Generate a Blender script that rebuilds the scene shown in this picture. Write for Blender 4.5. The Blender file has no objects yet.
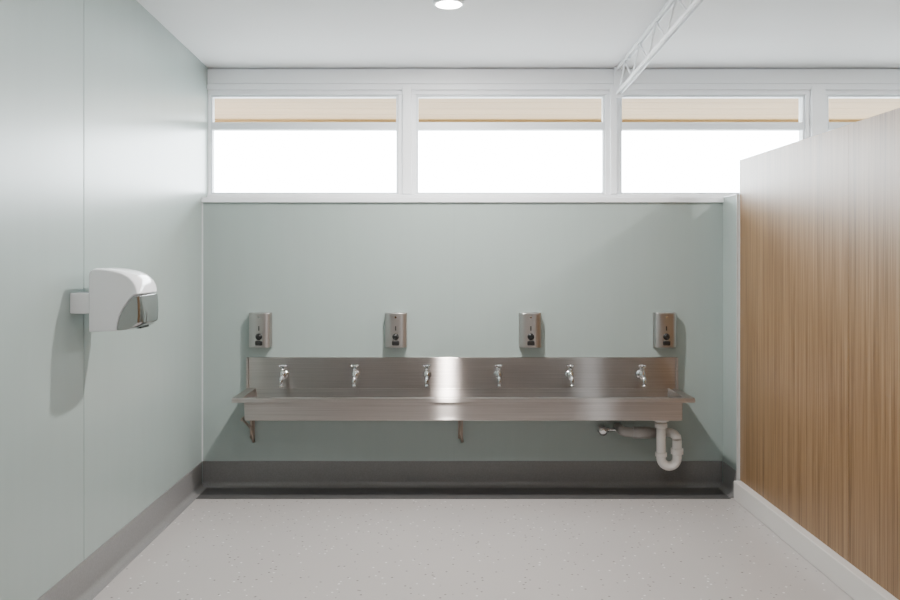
import bpy, bmesh, math
from mathutils import Vector, Matrix
S=bpy.context.scene
col=S.collection
F=825.0; CX=445.0; CY=257.0; EZ=1.53
def PX(px,Y): return (px-CX)*Y/F
def PZ(py,Y): return EZ-(py-CY)*Y/F
def ceilz(Y): return 2.823+0.042*(5.615-Y)

# ---------------- materials
def mat(name,color,rough=0.5,metal=0.0,**kw):
    m=bpy.data.materials.new(name); m.use_nodes=True
    b=m.node_tree.nodes['Principled BSDF']
    b.inputs['Base Color'].default_value=(*color,1)
    b.inputs['Roughness'].default_value=rough
    b.inputs['Metallic'].default_value=metal
    for k,v in kw.items(): b.inputs[k].default_value=v
    return m
def N(m,t,**kw):
    n=m.node_tree.nodes.new(t)
    for k,v in kw.items():
        if k in n.inputs: n.inputs[k].default_value=v
        else: setattr(n,k,v)
    return n
def L(m,a,b): m.node_tree.links.new(a,b)
def coords(m,scale):
    tc=N(m,'ShaderNodeTexCoord'); mp=N(m,'ShaderNodeMapping')
    mp.inputs['Scale'].default_value=scale
    L(m,tc.outputs['Object'],mp.inputs['Vector']); return mp.outputs['Vector']
def ramp(m,stops,fac):
    r=N(m,'ShaderNodeValToRGB'); e=r.color_ramp.elements
    while len(e)<len(stops): e.new(0.5)
    for i,(p,c) in enumerate(stops):
        e[i].position=p; e[i].color=(*c,1)
    L(m,fac,r.inputs['Fac']); return r.outputs['Color']
def BS(m): return m.node_tree.nodes['Principled BSDF']

WG=(0.325,0.385,0.370)
def wallmat(name):
    m=mat(name,WG,0.3)
    n=N(m,'ShaderNodeTexNoise',Scale=1.0,Detail=5.0); L(m,coords(m,(14,14,1.2)),n.inputs['Vector'])
    c=ramp(m,[(0.3,tuple(x*0.985 for x in WG)),(0.7,tuple(x*1.015 for x in WG))],n.outputs['Fac'])
    L(m,c,BS(m).inputs['Base Color'])
    n2=N(m,'ShaderNodeTexNoise',Scale=1.0,Detail=3.0); L(m,coords(m,(30,30,6)),n2.inputs['Vector'])
    r=N(m,'ShaderNodeMapRange'); r.inputs['To Min'].default_value=0.27; r.inputs['To Max'].default_value=0.34
    L(m,n2.outputs['Fac'],r.inputs['Value']); L(m,r.outputs['Result'],BS(m).inputs['Roughness'])
    return m
M_wall=wallmat('green_laminate')
M_seam=mat('seam',(0.30,0.36,0.35),0.5)
M_white=mat('white_paint',(0.86,0.88,0.91),0.4)
M_ceil=mat('ceiling_paint',(0.86,0.86,0.88),0.7)
M_alu=mat('alu_trim',(0.75,0.77,0.78),0.3,0.5)
# floor vinyl with flecks
M_floor=mat('vinyl_floor',(0.42,0.41,0.405),0.32)
FB=(0.46,0.435,0.425)
v=N(M_floor,'ShaderNodeTexVoronoi',Scale=30.0); L(M_floor,coords(M_floor,(1,1,1)),v.inputs['Vector'])
sp=N(M_floor,'ShaderNodeSeparateColor'); L(M_floor,v.outputs['Color'],sp.inputs[0])
dot=N(M_floor,'ShaderNodeMath',operation='LESS_THAN'); dot.inputs[1].default_value=0.17; L(M_floor,v.outputs['Distance'],dot.inputs[0])
sel=N(M_floor,'ShaderNodeMath',operation='LESS_THAN'); sel.inputs[1].default_value=0.6; L(M_floor,sp.outputs[0],sel.inputs[0])
mu=N(M_floor,'ShaderNodeMath',operation='MULTIPLY'); L(M_floor,dot.outputs[0],mu.inputs[0]); L(M_floor,sel.outputs[0],mu.inputs[1])
fc=ramp(M_floor,[(0.0,(0.12,0.10,0.09)),(0.6,(0.17,0.15,0.14)),(0.65,(0.80,0.79,0.78))],sp.outputs[1])
nf=N(M_floor,'ShaderNodeTexNoise',Scale=1.5,Detail=4.0); L(M_floor,coords(M_floor,(1,1,1)),nf.inputs['Vector'])
c2=ramp(M_floor,[(0.3,tuple(x*.95 for x in FB)),(0.7,FB)],nf.outputs['Fac'])
mx=N(M_floor,'ShaderNodeMix',data_type='RGBA'); L(M_floor,mu.outputs[0],mx.inputs[0])
L(M_floor,c2,mx.inputs[6]); L(M_floor,fc,mx.inputs[7]); L(M_floor,mx.outputs[2],BS(M_floor).inputs['Base Color'])
def greyvinyl(name,a):
    m=mat(name,(a,a,a),0.4)
    v=N(m,'ShaderNodeTexNoise',Scale=120.0,Detail=2.0); L(m,coords(m,(1,1,1)),v.inputs['Vector'])
    L(m,ramp(m,[(0.35,(a*.93,a*.92,a*.92)),(0.65,(a*1.06,a*1.05,a*1.05))],v.outputs['Fac']),BS(m).inputs['Base Color'])
    return m
M_skirt=greyvinyl('grey_vinyl',0.21)
M_skirtb=greyvinyl('mid_grey_vinyl',0.18)
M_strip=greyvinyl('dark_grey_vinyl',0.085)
M_kerb=mat('kerb_vinyl',(0.62,0.60,0.58),0.4)
# timber laminate
def wood(name,dark,mid,light,scale,rough=0.45,k=0.35,lo=.34,hi=.66):
    m=mat(name,mid,rough)
    n=N(m,'ShaderNodeTexNoise',Scale=1.0,Detail=8.0,Roughness=0.65,Distortion=0.4); L(m,coords(m,scale),n.inputs['Vector'])
    n2=N(m,'ShaderNodeTexNoise',Scale=1.0,Detail=3.0); L(m,coords(m,tuple(s*4.5 for s in scale)),n2.inputs['Vector'])
    ad=N(m,'ShaderNodeMix'); ad.inputs[0].default_value=k
    L(m,n.outputs['Fac'],ad.inputs[2]); L(m,n2.outputs['Fac'],ad.inputs[3])
    L(m,ramp(m,[(lo,dark),(0.5,mid),(hi,light)],ad.outputs[0]),BS(m).inputs['Base Color'])
    bp=N(m,'ShaderNodeBump',Strength=0.05,Distance=0.002); L(m,ad.outputs[0],bp.inputs['Height']); L(m,bp.outputs['Normal'],BS(m).inputs['Normal'])
    return m
M_wood=wood('oak_laminate',(0.125,0.068,0.030),(0.22,0.130,0.063),(0.29,0.183,0.098),(24,24,0.35),0.4,0.5,.38,.62)
M_soffit=wood('eave_timber',(0.25,0.135,0.045),(0.29,0.165,0.058),(0.32,0.19,0.07),(0.6,10,10),0.6)
def steel(name,rough,an,color=(0.60,0.56,0.54)):
    m=mat(name,color,rough,1.0); b=BS(m)
    b.inputs['Anisotropic'].default_value=an
    cv=N(m,'ShaderNodeCombineXYZ'); cv.inputs[1].default_value=0.3; cv.inputs[2].default_value=1
    L(m,cv.outputs[0],b.inputs['Tangent'])
    return m
# horizontally brushed stainless: sharp across the grain-parallel axis, smeared vertically
M_steel=bpy.data.materials.new('brushed_steel'); M_steel.use_nodes=True
nt=M_steel.node_tree; nt.nodes.clear()
o=nt.nodes.new('ShaderNodeOutputMaterial'); g=nt.nodes.new('ShaderNodeBsdfAnisotropic'); g.distribution='BECKMANN'
g.inputs['Anisotropy'].default_value=0.84
cv=nt.nodes.new('ShaderNodeCombineXYZ'); cv.inputs[0].default_value=1; nt.links.new(cv.outputs[0],g.inputs['Tangent'])
n=N(M_steel,'ShaderNodeTexNoise',Scale=1.0,Detail=4.0); L(M_steel,coords(M_steel,(2,160,160)),n.inputs['Vector'])
L(M_steel,ramp(M_steel,[(0.3,(0.43,0.395,0.375)),(0.7,(0.52,0.48,0.46))],n.outputs['Fac']),g.inputs['Color'])
r=N(M_steel,'ShaderNodeMapRange'); r.inputs['To Min'].default_value=0.27; r.inputs['To Max'].default_value=0.31
L(M_steel,n.outputs['Fac'],r.inputs['Value']); L(M_steel,r.outputs['Result'],g.inputs['Roughness'])
nt.links.new(g.outputs[0],o.inputs[0])
M_steel2=steel('satin_steel',0.30,0.4,(0.50,0.48,0.47))
M_chrome=mat('chrome',(0.70,0.70,0.71),0.08,1.0)
M_chromed=mat('dark_chrome',(0.45,0.44,0.44),0.12,1.0)
M_brass=mat('galvanised_bracket',(0.42,0.34,0.29),0.4,0.8)
M_black=mat('black_plastic',(0.015,0.015,0.015),0.3)
M_pvc=mat('white_pvc',(0.76,0.74,0.72),0.35)
M_gpvc=mat('grey_pvc',(0.40,0.38,0.37),0.4)
M_enamel=mat('white_enamel',(0.82,0.83,0.85),0.12)
M_dark=mat('dark_gap',(0.03,0.03,0.03),0.7)
M_ground=mat('concrete_paving',(0.3,0.3,0.29),0.9)
n=N(M_ground,'ShaderNodeTexNoise',Scale=3.0,Detail=6.0); L(M_ground,ramp(M_ground,[(0.3,(0.27,0.27,0.26)),(0.7,(0.33,0.33,0.32))],n.outputs['Fac']),BS(M_ground).inputs['Base Color'])
M_glass=bpy.data.materials.new('window_glass'); M_glass.use_nodes=True
nt=M_glass.node_tree; nt.nodes.clear()
o=nt.nodes.new('ShaderNodeOutputMaterial'); t=nt.nodes.new('ShaderNodeBsdfTransparent'); t.inputs[0].default_value=(0.97,0.985,0.98,1)
nt.links.new(t.outputs[0],o.inputs[0])
M_lamp=mat('lamp_diffuser',(1,1,1),0.5); BS(M_lamp).inputs['Emission Color'].default_value=(1,0.97,0.92,1); BS(M_lamp).inputs['Emission Strength'].default_value=40

# ---------------- geometry helpers
def obj(name,bm,mats,parent=None,loc=(0,0,0),bevel=0,seg=2,smooth=False):
    bmesh.ops.recalc_face_normals(bm,faces=bm.faces)
    me=bpy.data.meshes.new(name); bm.to_mesh(me); bm.free()
    for m in (mats if isinstance(mats,(list,tuple)) else [mats]): me.materials.append(m)
    o=bpy.data.objects.new(name,me); col.objects.link(o); o.location=loc
    if parent: o.parent=parent
    if smooth:
        for p in me.polygons: p.use_smooth=True
    if bevel:
        b=o.modifiers.new('bevel','BEVEL'); b.width=bevel; b.segments=seg; b.limit_method='ANGLE'; b.angle_limit=math.radians(40)
        for p in me.polygons: p.use_smooth=True
        w=o.modifiers.new('wn','WEIGHTED_NORMAL'); w.keep_sharp=True
    return o
def empty(name,loc):
    e=bpy.data.objects.new(name,None); e.location=loc; e.empty_display_size=0.1; col.objects.link(e); return e
def box(bm,x0,x1,y0,y1,z0,z1,mi=0):
    vs=[bm.verts.new(p) for p in [(x0,y0,z0),(x1,y0,z0),(x1,y1,z0),(x0,y1,z0),(x0,y0,z1),(x1,y0,z1),(x1,y1,z1),(x0,y1,z1)]]
    for f in [(0,3,2,1),(4,5,6,7),(0,1,5,4),(1,2,6,5),(2,3,7,6),(3,0,4,7)]:
        bm.faces.new([vs[i] for i in f]).material_index=mi
def prism_x(bm,x0,x1,poly,mi=0): # poly of (y,z)
    a=[bm.verts.new((x0,y,z)) for y,z in poly]; b=[bm.verts.new((x1,y,z)) for y,z in poly]
    bm.faces.new(a).material_index=mi; bm.faces.new(b[::-1]).material_index=mi
    n=len(poly)
    for i in range(n): bm.faces.new([a[i],b[i],b[(i+1)%n],a[(i+1)%n]]).material_index=mi
def boxobj(name,*b,m=M_white,bevel=0,parent=None):
    bm=bmesh.new(); box(bm,*b); return obj(name,bm,m,parent,bevel=bevel)
def tube(bm,pts,r,seg=16,mi=0,cap=True):
    pts=[Vector(p) for p in pts]; n=len(pts)
    rs=r if isinstance(r,(list,tuple)) else [r]*n
    d=(pts[1]-pts[0]).normalized(); up=Vector((0,0,1)) if abs(d.z)<0.9 else Vector((1,0,0))
    u=d.cross(up).normalized(); rings=[]
    for i,p in enumerate(pts):
        if i==0: t=pts[1]-p
        elif i==n-1: t=p-pts[i-1]
        else:
            t=(pts[i+1]-p).normalized()+(p-pts[i-1]).normalized()
        if t.length<1e-9: t=d
        t.normalize(); u=(u-t*u.dot(t)).normalized(); w=t.cross(u)
        rings.append([bm.verts.new(p+(u*math.cos(a)+w*math.sin(a))*rs[i]) for a in [2*math.pi*k/seg for k in range(seg)]])
    for i in range(n-1):
        for k in range(seg):
            f=bm.faces.new([rings[i][k],rings[i][(k+1)%seg],rings[i+1][(k+1)%seg],rings[i+1][k]]); f.material_index=mi; f.smooth=True
    if cap:
        bm.faces.new(rings[0][::-1]).material_index=mi; bm.faces.new(rings[-1]).material_index=mi
def arc(c,r,a0,a1,n,plane='xz'):
    out=[]
    for i in range(n+1):
        a=math.radians(a0+(a1-a0)*i/n); ca,sa=r*math.cos(a),r*math.sin(a)
        out.append((c[0]+ca,c[1],c[2]+sa) if plane=='xz' else (c[0],c[1]+ca,c[2]+sa))
    return out
def lathe(bm,prof,origin,axis='z',seg=20,mi=0):
    o=Vector(origin); rings=[]
    ax={'z':(Vector((1,0,0)),Vector((0,1,0)),Vector((0,0,1))),'y':(Vector((1,0,0)),Vector((0,0,1)),Vector((0,-1,0))),'x':(Vector((0,1,0)),Vector((0,0,1)),Vector((1,0,0)))}[axis]
    for r,h in prof:
        rings.append([bm.verts.new(o+ax[0]*r*math.cos(2*math.pi*k/seg)+ax[1]*r*math.sin(2*math.pi*k/seg)+ax[2]*h) for k in range(seg)])
    for i in range(len(rings)-1):
        for k in range(seg):
            f=bm.faces.new([rings[i][k],rings[i][(k+1)%seg],rings[i+1][(k+1)%seg],rings[i+1][k]]); f.material_index=mi; f.smooth=True
    bm.faces.new(rings[0][::-1]).material_index=mi; bm.faces.new(rings[-1]).material_index=mi

XL=-1.62; XR=4.2; YB=5.5; YW=5.615; YR=-2.6; XN=1.853
LEDGE=1.923
# ---------------- room shell
boxobj('floor',XL-0.12,XR+0.12,YR-0.15,YB+0.25,-0.1,0,m=M_floor)
bm=bmesh.new(); prism_x(bm,XL-0.12,XR+0.12,[(YR-0.15,ceilz(YR-0.15)),(5.78,ceilz(5.78)),(5.78,ceilz(5.78)+0.15),(YR-0.15,ceilz(YR-0.15)+0.15)]); obj('ceiling',bm,M_ceil)
def sidewall(name,x0,x1):
    bm=bmesh.new(); prism_x(bm,x0,x1,[(YR,0),(5.75,0),(5.75,ceilz(5.75)),(YR,ceilz(YR))]); return obj(name,bm,M_wall)
sidewall('wall_left',XL-0.12,XL)
sidewall('wall_right',XR,XR+0.12)
bm=bmesh.new(); box(bm,XL,XR,YB,5.75,0,LEDGE); obj('wall_back',bm,M_wall)
# rear wall, oak-lined, with a high window (behind the photographer)
RB=2.3
bm=bmesh.new()
box(bm,XL,XR,YR-0.12,YR,0,RB); box(bm,XL,XR,YR-0.12,YR,2.75,ceilz(YR))
for a,b in [(XL,2.2),(3.9,XR)]: box(bm,a,b,YR-0.12,YR,RB,2.75)
obj('wall_rear',bm,M_wood)
# nib wall on right of trough
bm=bmesh.new(); box(bm,XN,XN+0.0125,5.24,YB,0,LEDGE); obj('wall_nib',bm,M_wall)

# ledge trim
boxobj('trim_1',XL,XN+0.012,YB-0.018,YB+0.1,LEDGE-0.03,LEDGE+0.004,m=M_white,bevel=0.003)
boxobj('trim_2',XN-0.002,XN+0.0145,5.232,5.2399,0,LEDGE+0.004,m=M_alu)
boxobj('trim_3',XN-0.004,XN+0.0145,5.2399,YB-0.0181,LEDGE+0.0001,LEDGE+0.008,m=M_white)
boxobj('trim_4',XL,XL+0.008,YB-0.008,YB,0.17,LEDGE-0.031,m=M_alu)
# panel seams
boxobj('trim_5',PX(454,YB)-0.002,PX(454,YB)+0.002,YB-0.0015,YB,0.17,LEDGE-0.031,m=M_seam)
boxobj('trim_6',XL,XL+0.0015,3.70,3.704,0.17,ceilz(3.7)-0.001,m=M_seam)
boxobj('trim_7',XL,XL+0.0015,2.48,2.484,0.17,ceilz(2.48)-0.001,m=M_seam)
# window wall: header, sill, posts
WX=lambda px:(px-CX)/(F/YW)
WZ=lambda py:EZ+(CY-py)/(F/YW)
zt=WZ(94); zb=WZ(194)
bm=bmesh.new()
box(bm,XL,XR,YW+0.02,5.75,zt,ceilz(5.75)); box(bm,XL,XR,YW,YW+0.02,zt+0.03,WZ(84)); box(bm,XL,XR,YW+0.01,YW+0.02,WZ(84)+0.004,ceilz(YW)-0.012)
obj('trim_8',bm,M_white,bevel=0.002)
boxobj('trim_9',XL,XR,YW,5.75,LEDGE+0.0045,zb,m=M_white,bevel=0.004)
openings=[(209,398),(416,606),(621,807),(829,1046)]
posts=[(398,416),(606,621),(807,829)]
k=10
for a,b in posts:
    bm=bmesh.new(); box(bm,WX(a),WX(b),YW+0.02,5.75,zb,zt); box(bm,WX(a)+0.03,WX(b)-0.03,YW-0.01,YW+0.02,zb,WZ(86))
    obj('trim_%d'%k,bm,M_white,bevel=0.003); k+=1
bm=bmesh.new(); box(bm,XL,WX(209),YW+0.02,5.75,zb,zt); obj('trim_%d'%k,bm,M_white)
openings[-1]=(829,(XR)*F/YW+CX)
M_frame=mat('window_frame_paint',(0.74,0.78,0.82),0.4)
for i,(a,b) in enumerate(openings):
    x0,x1=WX(a),WX(b); e=empty('window_%d'%(i+1),((x0+x1)/2,5.66,(zb+zt)/2))
    c=Vector(e.location); bm=bmesh.new()
    def bb(ax,bx,ay,by,az,bz): box(bm,ax-c.x,bx-c.x,ay-c.y,by-c.y,az-c.z,bz-c.z)
    w=0.014
    bb(x0,x0+w,5.65,5.70,zb,zt); bb(x1-w,x1,5.65,5.70,zb,zt); bb(x0+w,x1-w,5.65,5.70,zt-w,zt); bb(x0+w,x1-w,5.65,5.70,zb,zb+w)
    bb(x0+w,x1-w,5.645,5.705,WZ(129),WZ(121.5))
    obj('frame',bm,M_frame,e,bevel=0.002)
    bm=bmesh.new(); bb(x0+w,x1-w,5.674,5.678,zb+w,WZ(129)); bb(x0+w,x1-w,5.674,5.678,WZ(121.5),zt-w)
    obj('pane',bm,M_glass,e)
for i,(x0,x1) in enumerate([(2.2,3.9)]):
    e=empty('window_%d'%(i+5),((x0+x1)/2,YR-0.06,2.0)); c=Vector(e.location); bm=bmesh.new()
    def bb(ax,bx,ay,by,az,bz): box(bm,ax-c.x,bx-c.x,ay-c.y,by-c.y,az-c.z,bz-c.z)
    bb(x0,x0+.04,YR-.09,YR-.03,RB,2.75); bb(x1-.04,x1,YR-.09,YR-.03,RB,2.75); bb(x0+.04,x1-.04,YR-.09,YR-.03,RB,RB+.04); bb(x0+.04,x1-.04,YR-.09,YR-.03,2.71,2.75)
    obj('frame',bm,M_frame,e)
    bm=bmesh.new(); bb(x0+.04,x1-.04,YR-.062,YR-.058,RB+.04,2.71); obj('pane',bm,M_glass,e)
# outside
bm=bmesh.new()
nb=4; y0=5.76; y1=6.76; bw=(y1-y0)/nb
for i in range(nb): box(bm,-4,6.5,y0+i*bw+0.002,y0+(i+1)*bw-0.002,2.655,2.675)
box(bm,-4,6.5,y1,y1+0.03,2.635,2.84)
box(bm,-4,6.5,y0,y1,2.675,2.80)
obj('roof_eave',bm,M_soffit)
bm=bmesh.new(); box(bm,-60,60,-60,60,-0.25,-0.12); obj('ground_outside',bm,M_ground)

# baseboards (coved vinyl)
def cove(name,axis,a0,a1,wallpos,sgn,m,floorw=0.03,h=0.17,th=0.006):
    r=0.03; poly=[(0,0),(0,h),(th*sgn*1.0,h)]
    for i in range(7):
        t=math.radians(90*i/6); poly.append(((th+r-r*math.cos(t))*sgn, th+r-r*math.sin(t)))
    poly.append(((floorw+th+0.01)*sgn,0.003)); poly.append(((floorw+th+0.01)*sgn,0))
    bm=bmesh.new(); 
    if axis=='x':
        prism_x(bm,a0,a1,[(wallpos+p[0],p[1]) for p in poly])
    else:
        P=[(wallpos+p[0],p[1]) for p in poly]; A=[bm.verts.new((x,a0,z)) for x,z in P]; B=[bm.verts.new((x,a1,z)) for x,z in P]
        bm.faces.new(A); bm.faces.new(B[::-1]); n=len(P)
        for i in range(n): bm.faces.new([A[i],B[i],B[(i+1)%n],A[(i+1)%n]])
    return obj(name,bm,m)
cove('baseboard_left','y',YR,YB-0.02,XL,1,M_skirt)
cove('baseboard_back','x',XL+0.007,XN-0.007,YB,-1,M_skirtb)
cove('baseboard_right','y',5.24,YB-0.02,XN,-1,M_skirt)
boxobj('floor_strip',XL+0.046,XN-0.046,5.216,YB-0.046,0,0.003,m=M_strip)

# ---------------- toilet partition
PXX=1.868
e=empty('toilet_partition',(PXX,3.2,0)); 
ys=[5.224,3.82,2.42,1.0]
for i in range(3):
    bm=bmesh.new(); box(bm,0,0.032,ys[i+1]-3.2+0.0004,ys[i]-3.2-0.0004,0.118,2.144); obj('panel_%d'%(i+1),bm,M_wood,e,bevel=0.0006)
bm=bmesh.new(); box(bm,-0.001,0.033,5.2235-3.2,5.231-3.2,0.118,2.146); obj('edge_strip',bm,M_alu,e)
bm=bmesh.new(); box(bm,-0.045,0.10,1.0-3.2,5.2145-3.2,0,0.118); obj('kerb',bm,M_kerb,e,bevel=0.006)

# ---------------- roof truss
xt=1.18; bm=bmesh.new()
ya,yb=1.0,YW-0.002
def chord(dz0,dz1,w):
    for sx in (-1,1):
        xa=xt+sx*0.010; xb=xt+sx*(0.010+w)
        lo,hi=min(xa,xb),max(xa,xb)
        prism_x(bm,lo,hi,[(ya,ceilz(ya)-dz1),(yb,ceilz(yb)-dz1),(yb,ceilz(yb)-dz0),(ya,ceilz(ya)-dz0)])
chord(0.012,0.028,0.008); chord(0.172,0.19,0.008)
st=0.20; n=int((yb-ya)/st); pts=[]
for i in range(n+1):
    y=yb-0.01-i*st; pts.append((xt,y,ceilz(y)-(0.178 if i%2==0 else 0.024)))
for a,b in zip(pts,pts[1:]): tube(bm,[a,b],0.006,8)
prism_x(bm,xt-0.03,xt+0.03,[(yb,ceilz(yb)-0.21),(yb,ceilz(yb)-0.002),(yb-0.012,ceilz(yb)-0.002),(yb-0.012,ceilz(yb)-0.21)])
for y in (1.2,2.6,4.0,5.3):
    box(bm,xt-0.012,xt+0.012,y,y+0.03,ceilz(y)-0.03,ceilz(y)-0.0015)
obj('roof_truss',bm,M_white)

# ---------------- downlights
def downlight(x,y,power):
    z=ceilz(y); e=empty('downlight',(x,y,z-0.002))
    bm=bmesh.new(); lathe(bm,[(0.065,-0.003),(0.068,-0.014),(0.078,-0.014),(0.084,-0.004),(0.084,0.0)],(0,0,0),seg=32); obj('trim_ring',bm,M_white,e)
    bm=bmesh.new(); lathe(bm,[(0.0655,-0.0165),(0.0655,-0.0145)],(0,0,0),seg=32); obj('diffuser',bm,M_lamp,e)
    l=bpy.data.lights.new('lamp','AREA'); l.shape='DISK'; l.size=0.12; l.energy=power; l.color=(1,0.96,0.92)
    lo=bpy.data.objects.new('lamp',l); col.objects.link(lo); lo.parent=e; lo.location=(0,0,-0.022)
for (x,y,p) in [(0.02,4.35,92),(0.02,2.2,26),(0.02,0.05,8),(3.0,4.0,60),(3.0,1.0,40)]: downlight(x,y,p)

# ---------------- wash trough
TX0,TX1=-1.317,1.545; e=empty('wash_trough',((TX0+TX1)/2,YB,0.66)); c=Vector(e.location)
def loopv(bm,x0,x1,y0,y1,z): return [bm.verts.new((x-c.x,y-c.y,z-c.z)) for x,y in [(x0,y0),(x1,y0),(x1,y1),(x0,y1)]]
def skin(bm,loops,cap=True):
    for a,b in zip(loops,loops[1:]):
        for i in range(4): bm.faces.new([a[i],a[(i+1)%4],b[(i+1)%4],b[i]])
    if cap: bm.faces.new(loops[-1])
bm=bmesh.new(); RZ=0.658
ib=[TX0+0.060,TX1-0.060,5.125,5.475]
skin(bm,[loopv(bm,TX0+.012,TX1-.012,5.102,5.497,RZ-0.028),loopv(bm,TX0,TX1,5.09,5.499,RZ-0.028),loopv(bm,TX0,TX1,5.09,5.499,RZ),
         loopv(bm,*ib,RZ),loopv(bm,ib[0]+.02,ib[1]-.02,ib[2]+.02,ib[3]-.01,0.53)])
obj('basin',bm,M_steel,e,bevel=0.004)
bm=bmesh.new()
skin(bm,[loopv(bm,TX0+.068,TX1-.068,5.12,5.49,RZ-0.024),loopv(bm,TX0+.07,TX1-.07,5.123,5.487,0.512)])
obj('apron',bm,M_steel,e,bevel=0.006)
bm=bmesh.new()
def bb(ax,bx,ay,by,az,bz): box(bm,ax-c.x,bx-c.x,ay-c.y,by-c.y,az-c.z,bz-c.z)
bb(TX0+.001,TX1-.001,5.482,5.499,RZ-0.002,0.863); 
obj('backsplash',bm,M_steel,e,bevel=0.003)
bm=bmesh.new(); bb(TX0,TX0+0.012,5.46,5.4995,RZ,0.863); bb(TX1-0.012,TX1,5.46,5.4995,RZ,0.863); obj('splash_returns',bm,M_steel,e,bevel=0.002)
bm=bmesh.new(); lathe(bm,[(0.035,0),(0.035,0.004),(0.028,0.004),(0.024,0.001)],(PX(661,5.25)-c.x,5.25-c.y,0.531-c.z)); obj('drain',bm,M_chrome,e)
# brackets
for i,px in enumerate([252.5,460.5]):
    bx=PX(px,YB); bm=bmesh.new()
    bb(bx-.016,bx+.016,5.493,5.499,0.32,0.508)
    bb(bx-.004,bx+.004,5.20,5.493,0.495,0.511)
    A=[(5.493,0.37),(5.493,0.40),(5.25,0.497),(5.22,0.497)]
    prism_x(bm,bx-c.x-.003,bx-c.x+.003,[(y-c.y,z-c.z) for y,z in A])
    tube(bm,[(bx-c.x,5.47-c.y,0.50-c.z),(bx-c.x,5.47-c.y,0.37-c.z),(bx+0.006-c.x,5.478-c.y,0.33-c.z),(bx+0.012-c.x,5.488-c.y,0.30-c.z)],0.010,10)
    lathe(bm,[(0.016,0),(0.016,0.006),(0.006,0.010)],(bx-c.x,5.493-c.y,0.335-c.z),'y',12)
    obj('bracket_%d'%(i+1),bm,M_brass,e)

# ---------------- taps
def tap(x,z):
    e=empty('bib_tap',(x,5.4815,z)); e.scale=(1.15,1.15,1.15); bm=bmesh.new()
    lathe(bm,[(0.026,0),(0.026,0.004),(0.020,0.010),(0.012,0.014),(0.012,0.05)],(0,0,0),'y')
    lathe(bm,[(0.008,-0.022),(0.017,-0.02),(0.019,0.0),(0.019,0.018),(0.013,0.024),(0.013,0.034),(0.016,0.036),(0.016,0.040),(0.006,0.042)],(0,-0.055,0),'z')
    obj('body',bm,M_chrome,e)
    bm=bmesh.new(); p=[(0,-0.055,-0.002),(0.0,-0.085,-0.004)]+arc((0,-0.088,-0.029),0.025,90,180,6,'yz')[1:]+[(0,-0.113,-0.05)]
    tube(bm,p,[0.011]*(len(p)-1)+[0.0105],12); lathe(bm,[(0.0125,0),(0.0125,0.012)],(0,-0.113,-0.056)); obj('spout',bm,M_chrome,e)
    bm=bmesh.new(); lathe(bm,[(0.006,0.040),(0.006,0.048),(0.012,0.050),(0.013,0.058),(0.006,0.063)],(0,-0.055,0))
    for a in range(4):
        t=math.radians(90*a+35); d=(math.cos(t),math.sin(t)); 
        tube(bm,[(0,-0.055,0.054),(0.024*d[0],-0.055+0.024*d[1],0.055),(0.027*d[0],-0.055+0.027*d[1],0.055)],[0.005,0.0065,0.003],8)
    obj('handle',bm,M_chrome,e)
for px in (283,355,427,498.5,570.5,642): tap(PX(px,5.42),0.752)

# ---------------- soap dispensers
def dispenser(x,z):
    e=empty('soap_dispenser',(x,YB,z)); w,h,d=0.145,0.232,0.075
    bm=bmesh.new(); box(bm,-w/2,w/2,-0.012,-0.0005,-h/2,h/2); obj('back_plate',bm,M_steel2,e,bevel=0.002)
    bm=bmesh.new()
    n=10; A=[];B=[]
    prof=[(-w/2+.003,-0.012)]+[((-w/2+.003)+(w-.006)*i/n,-0.012-(d-0.012)*(1-0.25*abs(2*i/n-1)**4)) for i in range(n+1)]+[(w/2-.003,-0.012)]
    A=[bm.verts.new((x_,y_,-h/2+.004)) for x_,y_ in prof]; B=[bm.verts.new((x_,y_,h/2)) for x_,y_ in prof]
    bm.faces.new(A); bm.faces.new(B[::-1])
    for i in range(len(prof)): j=(i+1)%len(prof); bm.faces.new([A[i],A[j],B[j],B[i]])
    obj('cover',bm,M_steel2,e,bevel=0.004)
    bm=bmesh.new(); lathe(bm,[(0.022,0),(0.022,0.003),(0.015,0.006),(0.014,0.018),(0.011,0.020)],(0,-d,-0.040),'y',24); obj('push_button',bm,M_black,e)
    bm=bmesh.new(); box(bm,-0.024,0.024,-d-0.014,-d+0.001,-0.097,-0.066); 
    obj('nozzle',bm,M_black,e,bevel=0.010,seg=4)
    bm=bmesh.new(); box(bm,-0.004,0.004,-d-0.0015,-d+0.0005,0.0,0.03); obj('sight_window',bm,M_dark,e,bevel=0.001)
    bm=bmesh.new(); lathe(bm,[(0.007,0),(0.007,0.003)],(0,-d,0.088),'y',14); obj('lock',bm,M_chrome,e)
for px in (259,395.7,530.8,666.3): dispenser(PX(px,5.43),PZ(330.5,5.44))

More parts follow.
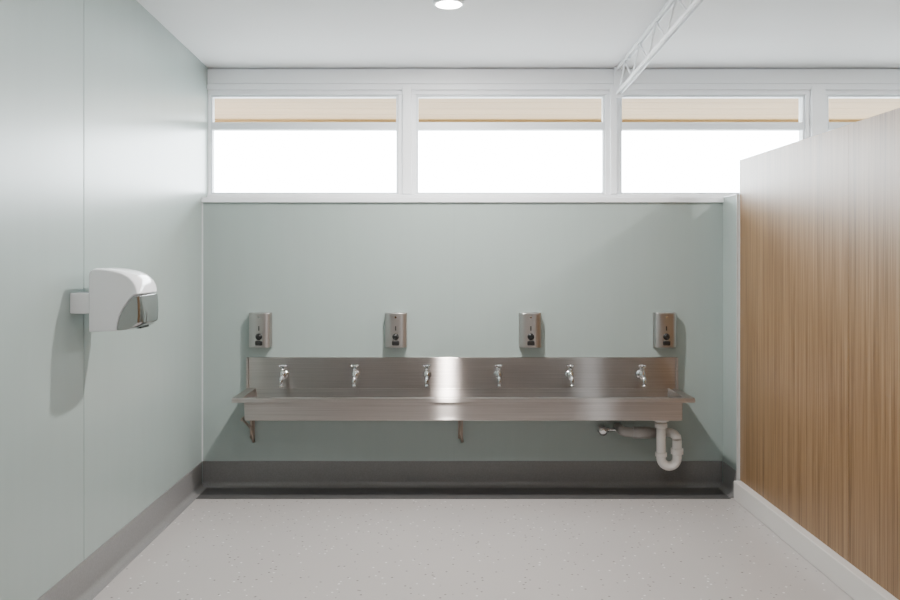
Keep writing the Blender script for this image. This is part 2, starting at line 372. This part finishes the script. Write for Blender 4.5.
# ---------------- hand dryer
YD=3.55; s=YD/F; pvx,pvy=88.0,300.0
e=empty('hand_dryer',(PX(88,YD),YD+0.13,PZ(300,YD)))
def pf(pts): return [((x-pvx)*s*0.77,-(y-pvy)*s) for x,y in pts]
def shell(name,poly,width,m,bev):
    bm=bmesh.new(); nS=17; rings=[]
    cz=-(6)*s
    for i in range(nS):
        t=-1+2*i/(nS-1)
        qx=(1-abs(t)**4*0.07); qz=(1-abs(t)**4*0.03)
        rings.append([bm.verts.new((x*qx,t*width/2,cz+(z-cz)*qz)) for x,z in poly])
    bm.faces.new(rings[0]); bm.faces.new(rings[-1][::-1]); n=len(poly)
    for a,b in zip(rings,rings[1:]):
        for i in range(n): bm.faces.new([a[i],b[i],b[(i+1)%n],a[(i+1)%n]])
    return obj(name,bm,m,e,bevel=bev,seg=4)
body=[(88,333),(88,274),(90,270),(95,268),(108,268.4),(122,270),(134,272.5),(143,276),(150,281),(154,287),(156,294),(150,295),(143,300),(136,307),(130,316),(127,324),(126,332)]
shell('housing',pf(body),0.25,M_enamel,0.006)
nose=[(127,331.5),(128,324),(131,316.5),(137,308),(144,301),(150,296.5),(156,295.5),(157,304),(157.5,314),(156.5,324),(150,328),(140,330.5)]
shell('chrome_outlet',pf(nose),0.247,M_chromed,0.003)
bm=bmesh.new(); w=PX(88,YD)-XL
box(bm,-w+0.0003,0.006,-0.12,0.05,-0.060,0.030); obj('mounting_box',bm,M_enamel,e,bevel=0.004)
bm=bmesh.new(); box(bm,0.155,0.20,-0.05,0.05,-0.13,-0.12); obj('air_slot',bm,M_black,e,bevel=0.003)

# ---------------- trap and pipes
YT=5.25; tx=PX(661,YT); e=empty('drain_trap',(tx,YT,0.512)); c=Vector(e.location)
bm=bmesh.new(); r=0.029
x2=PX(677,YT)-tx; zb_=PZ(458,YT)-c.z; R=x2/2
pts=[(0,0,-0.002),(0,0,zb_)]+arc((R,0,zb_),R,180,360,12)[1:]+[(x2,0,PZ(440,YT)-c.z)]
tube(bm,pts,r,20)
lathe(bm,[(0.048,-0.004),(0.048,-0.024),(0.032,-0.032)],(0,0,0),seg=24)
lathe(bm,[(0.034,-0.035),(0.040,-0.037),(0.040,-0.065),(0.034,-0.068)],(0,0,0),seg=12)
lathe(bm,[(0.034,zb_+0.01),(0.038,zb_+0.012),(0.038,zb_+0.035),(0.034,zb_+0.037)],(0,0,0),seg=12)
lathe(bm,[(0.034,zb_+0.025),(0.040,zb_+0.027),(0.040,zb_+0.060),(0.034,zb_+0.062)],(x2,0,0),seg=12)
zt_=PZ(440,YT)-c.z
pts=[(x2,0,zt_),(x2,0.01,zt_+0.018),(x2-0.01,0.035,zt_+0.03),(x2-0.03,0.06,zt_+0.035),(x2-0.06,0.075,zt_+0.035)]
tube(bm,pts,r,20)
obj('p_trap',bm,M_pvc,e)
bm=bmesh.new(); zz=zt_+0.030
tube(bm,[(x2-0.06,0.075,zz),(-0.17,0.085,zz),(-0.205,0.10,zz),(-0.22,0.14,zz),(-0.222,0.2485,zz)],0.031,18)
tube(bm,[(-0.05,0.08,zz),(-0.16,0.084,zz)],0.038,18)
obj('waste_pipe',bm,M_gpvc,e)
ox,oy,oz=PX(603,5.42)-tx,5.42-YT,PZ(431,5.42)-c.z
bm=bmesh.new(); lathe(bm,[(0.03,0.0),(0.03,0.004),(0.012,0.010),(0.012,0.05)],(ox,oy+0.0795,oz),'y')
lathe(bm,[(0.012,0.0),(0.020,0.004),(0.020,0.03),(0.029,0.032),(0.029,0.042),(0.01,0.046)],(ox,oy+0.03,oz),'y')
tube(bm,[(ox,oy+0.04,oz),(ox+0.07,oy+0.04,oz),(ox+0.12,oy+0.02,oz+0.002),(ox+0.30,oy-0.06,oz+0.012),(ox+0.345,oy-0.13,oz+0.02)],0.010,12)
lathe(bm,[(0.015,0.02),(0.017,0.022),(0.017,0.045),(0.015,0.047)],(ox,oy+0.04,oz),'x',8)
obj('stop_valve',bm,M_chrome,e)

# ---------------- world & camera
w=bpy.data.worlds.new('World'); S.world=w; w.use_nodes=True
bg=w.node_tree.nodes['Background']; bg.inputs[0].default_value=(0.90,0.95,1,1); bg.inputs[1].default_value=28
for (x0,x1,z0,z1,y,rot) in [(XL,XR,zb,zt,5.72,-90),(2.2,3.9,RB+.04,2.71,YR-0.1,90)]:
    l=bpy.data.lights.new('portal','AREA'); l.shape='RECTANGLE'; l.size=x1-x0; l.size_y=z1-z0; l.cycles.is_portal=True
    o=bpy.data.objects.new('window_portal',l); o.location=((x0+x1)/2,y,(z0+z1)/2); o.rotation_euler=(math.radians(rot),0,0); col.objects.link(o)
cam=bpy.data.cameras.new('camera'); cam.lens=33; cam.sensor_width=36; cam.shift_y=-43/900; cam.shift_x=5/900; cam.clip_start=0.05
co=bpy.data.objects.new('camera',cam); co.location=(0,0,EZ); co.rotation_euler=(math.radians(90),0,0); col.objects.link(co); S.camera=co
